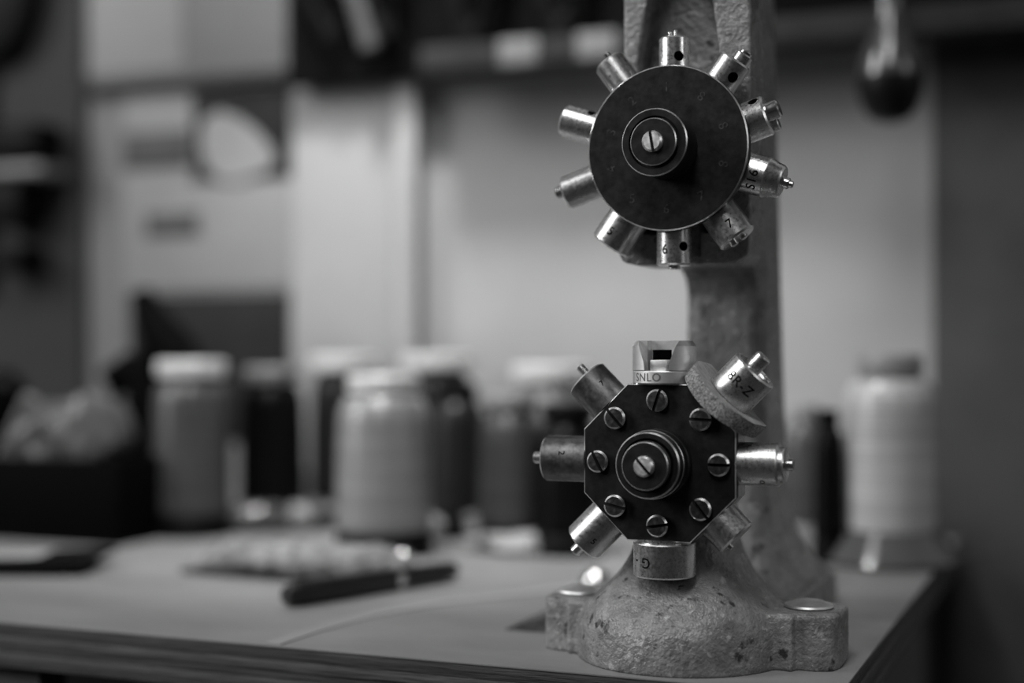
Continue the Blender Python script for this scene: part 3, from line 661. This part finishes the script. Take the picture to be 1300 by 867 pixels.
# polished hanging handle with a bulbous end
M['bulb_black'] = mat('bulb_black', 0.004, 0.4, spec=0.2)
M['polish'] = mat('polished_dark', 0.06, 0.16, 0, 0.3, 25, spec=0.8, coat=0.5)
Yh = YW-0.105; top = onY(1128, 20, Yh); bot = onY(1130, 156, Yh); x0 = XatY(1130, Yh); dh = dep(x0, Yh); k = dh/FPX
hang = empty('hanging_tool', (x0, Yh, bot.z)); tag(hang, 'hanging tool with a glossy dark bulb-shaped handle right of the press', 'tool')
obj('handle', lathe([(0, 0, 1), (12*k, 1*k, 1), (24*k, 6*k, 1), (34*k, 18*k, 1), (40*k, 38*k, 1), (41*k, 50*k, 1), (41*k, 58*k), (38*k, 80*k), (30*k, 102*k), (22*k, 118*k), (17*k, 132*k), (16*k, 165*k), (0, 165*k)], 48), ['polish', 'bulb_black'], hang)
obj('shaft', lathe([(0, 165*k), (8*k, 165*k), (8*k, 330*k), (0, 330*k)], 20), 'dark_steel', hang)
obj('hook', tube([(0, 0, 325*k), (0, 0.02, 330*k), (0, 0.044, 330*k)], 0.002, 8), 'dark_steel', hang)
# black bracket at the left edge and a dark cloth in the corner
br = empty('wall_bracket', onY(-20, 345, YW-0.018)); tag(br, 'black wall bracket with three stubby arms at the left edge', 'bracket')
def rb(px, py, Y): return onY(px, py, Y)-Vector(br.location)
obj('plate', box(-0.012, 0.012, -0.006, 0, -0.02, 0.16, 0.001), 'black_plastic', br)
for (py, w_, h_) in ((178, 48, 50), (258, 26, 60), (328, 27, 34)):
    A = rb(-20, py+h_/2, YW-0.05); B = rb(w_, py-h_/2, YW-0.05)
    obj('arm', box(A.x, B.x, -0.035, 0.0, A.z, B.z, 0.004), 'black_plastic', br)
A = rb(-20, 226, YW-0.05); B = rb(60, 208, YW-0.05)
s_ = obj('clip', box(A.x, B.x, -0.040, -0.004, A.z, B.z, 0.002), 'grey_plastic', br)
cp = [onY(px, py, YW-0.03) for px, py in ((-60, -80), (52, -80), (44, 10), (30, 50), (8, 72), (-60, 90))]; o0 = onY(0, 0, YW-0.018)
tag(obj('dark_cloth', prism([(q.x-o0.x, q.z-o0.z) for q in cp], -0.02, 0.0, 'y', None, 0.004), 'black_plastic', None, Matrix.Translation(o0)), 'black cloth hanging in the top left corner', 'cloth')

# pale streak curving over the bench in front of the pen, built as a thin strip
M['strip'] = mat('pale_streak', 0.33, 0.8, spec=0.2)
cl_ = [onT(px, py) for px, py in ((345, 818), (400, 800), (470, 781), (560, 765), (650, 755), (740, 744))]
sb = bmesh.new(); o0 = cl_[2].copy(); L_ = []; R_ = []
for i, q in enumerate(cl_):
    dv = (cl_[min(i+1, 5)]-cl_[max(i-1, 0)]).normalized(); nv = Vector((-dv.y, dv.x, 0))*0.004
    L_.append(q+nv-o0); R_.append(q-nv-o0)
rings = [[a_, b_, b_+Vector((0, 0, 0.0004)), a_+Vector((0, 0, 0.0004))] for a_, b_ in zip(L_, R_)]
tag(obj('pale_streak', loft(rings), 'strip', None, Matrix.Translation(o0+Vector((0, 0, 0.0001)))), 'narrow pale streak curving across the bench between pen and press, built as a thin strip', 'paper strip')
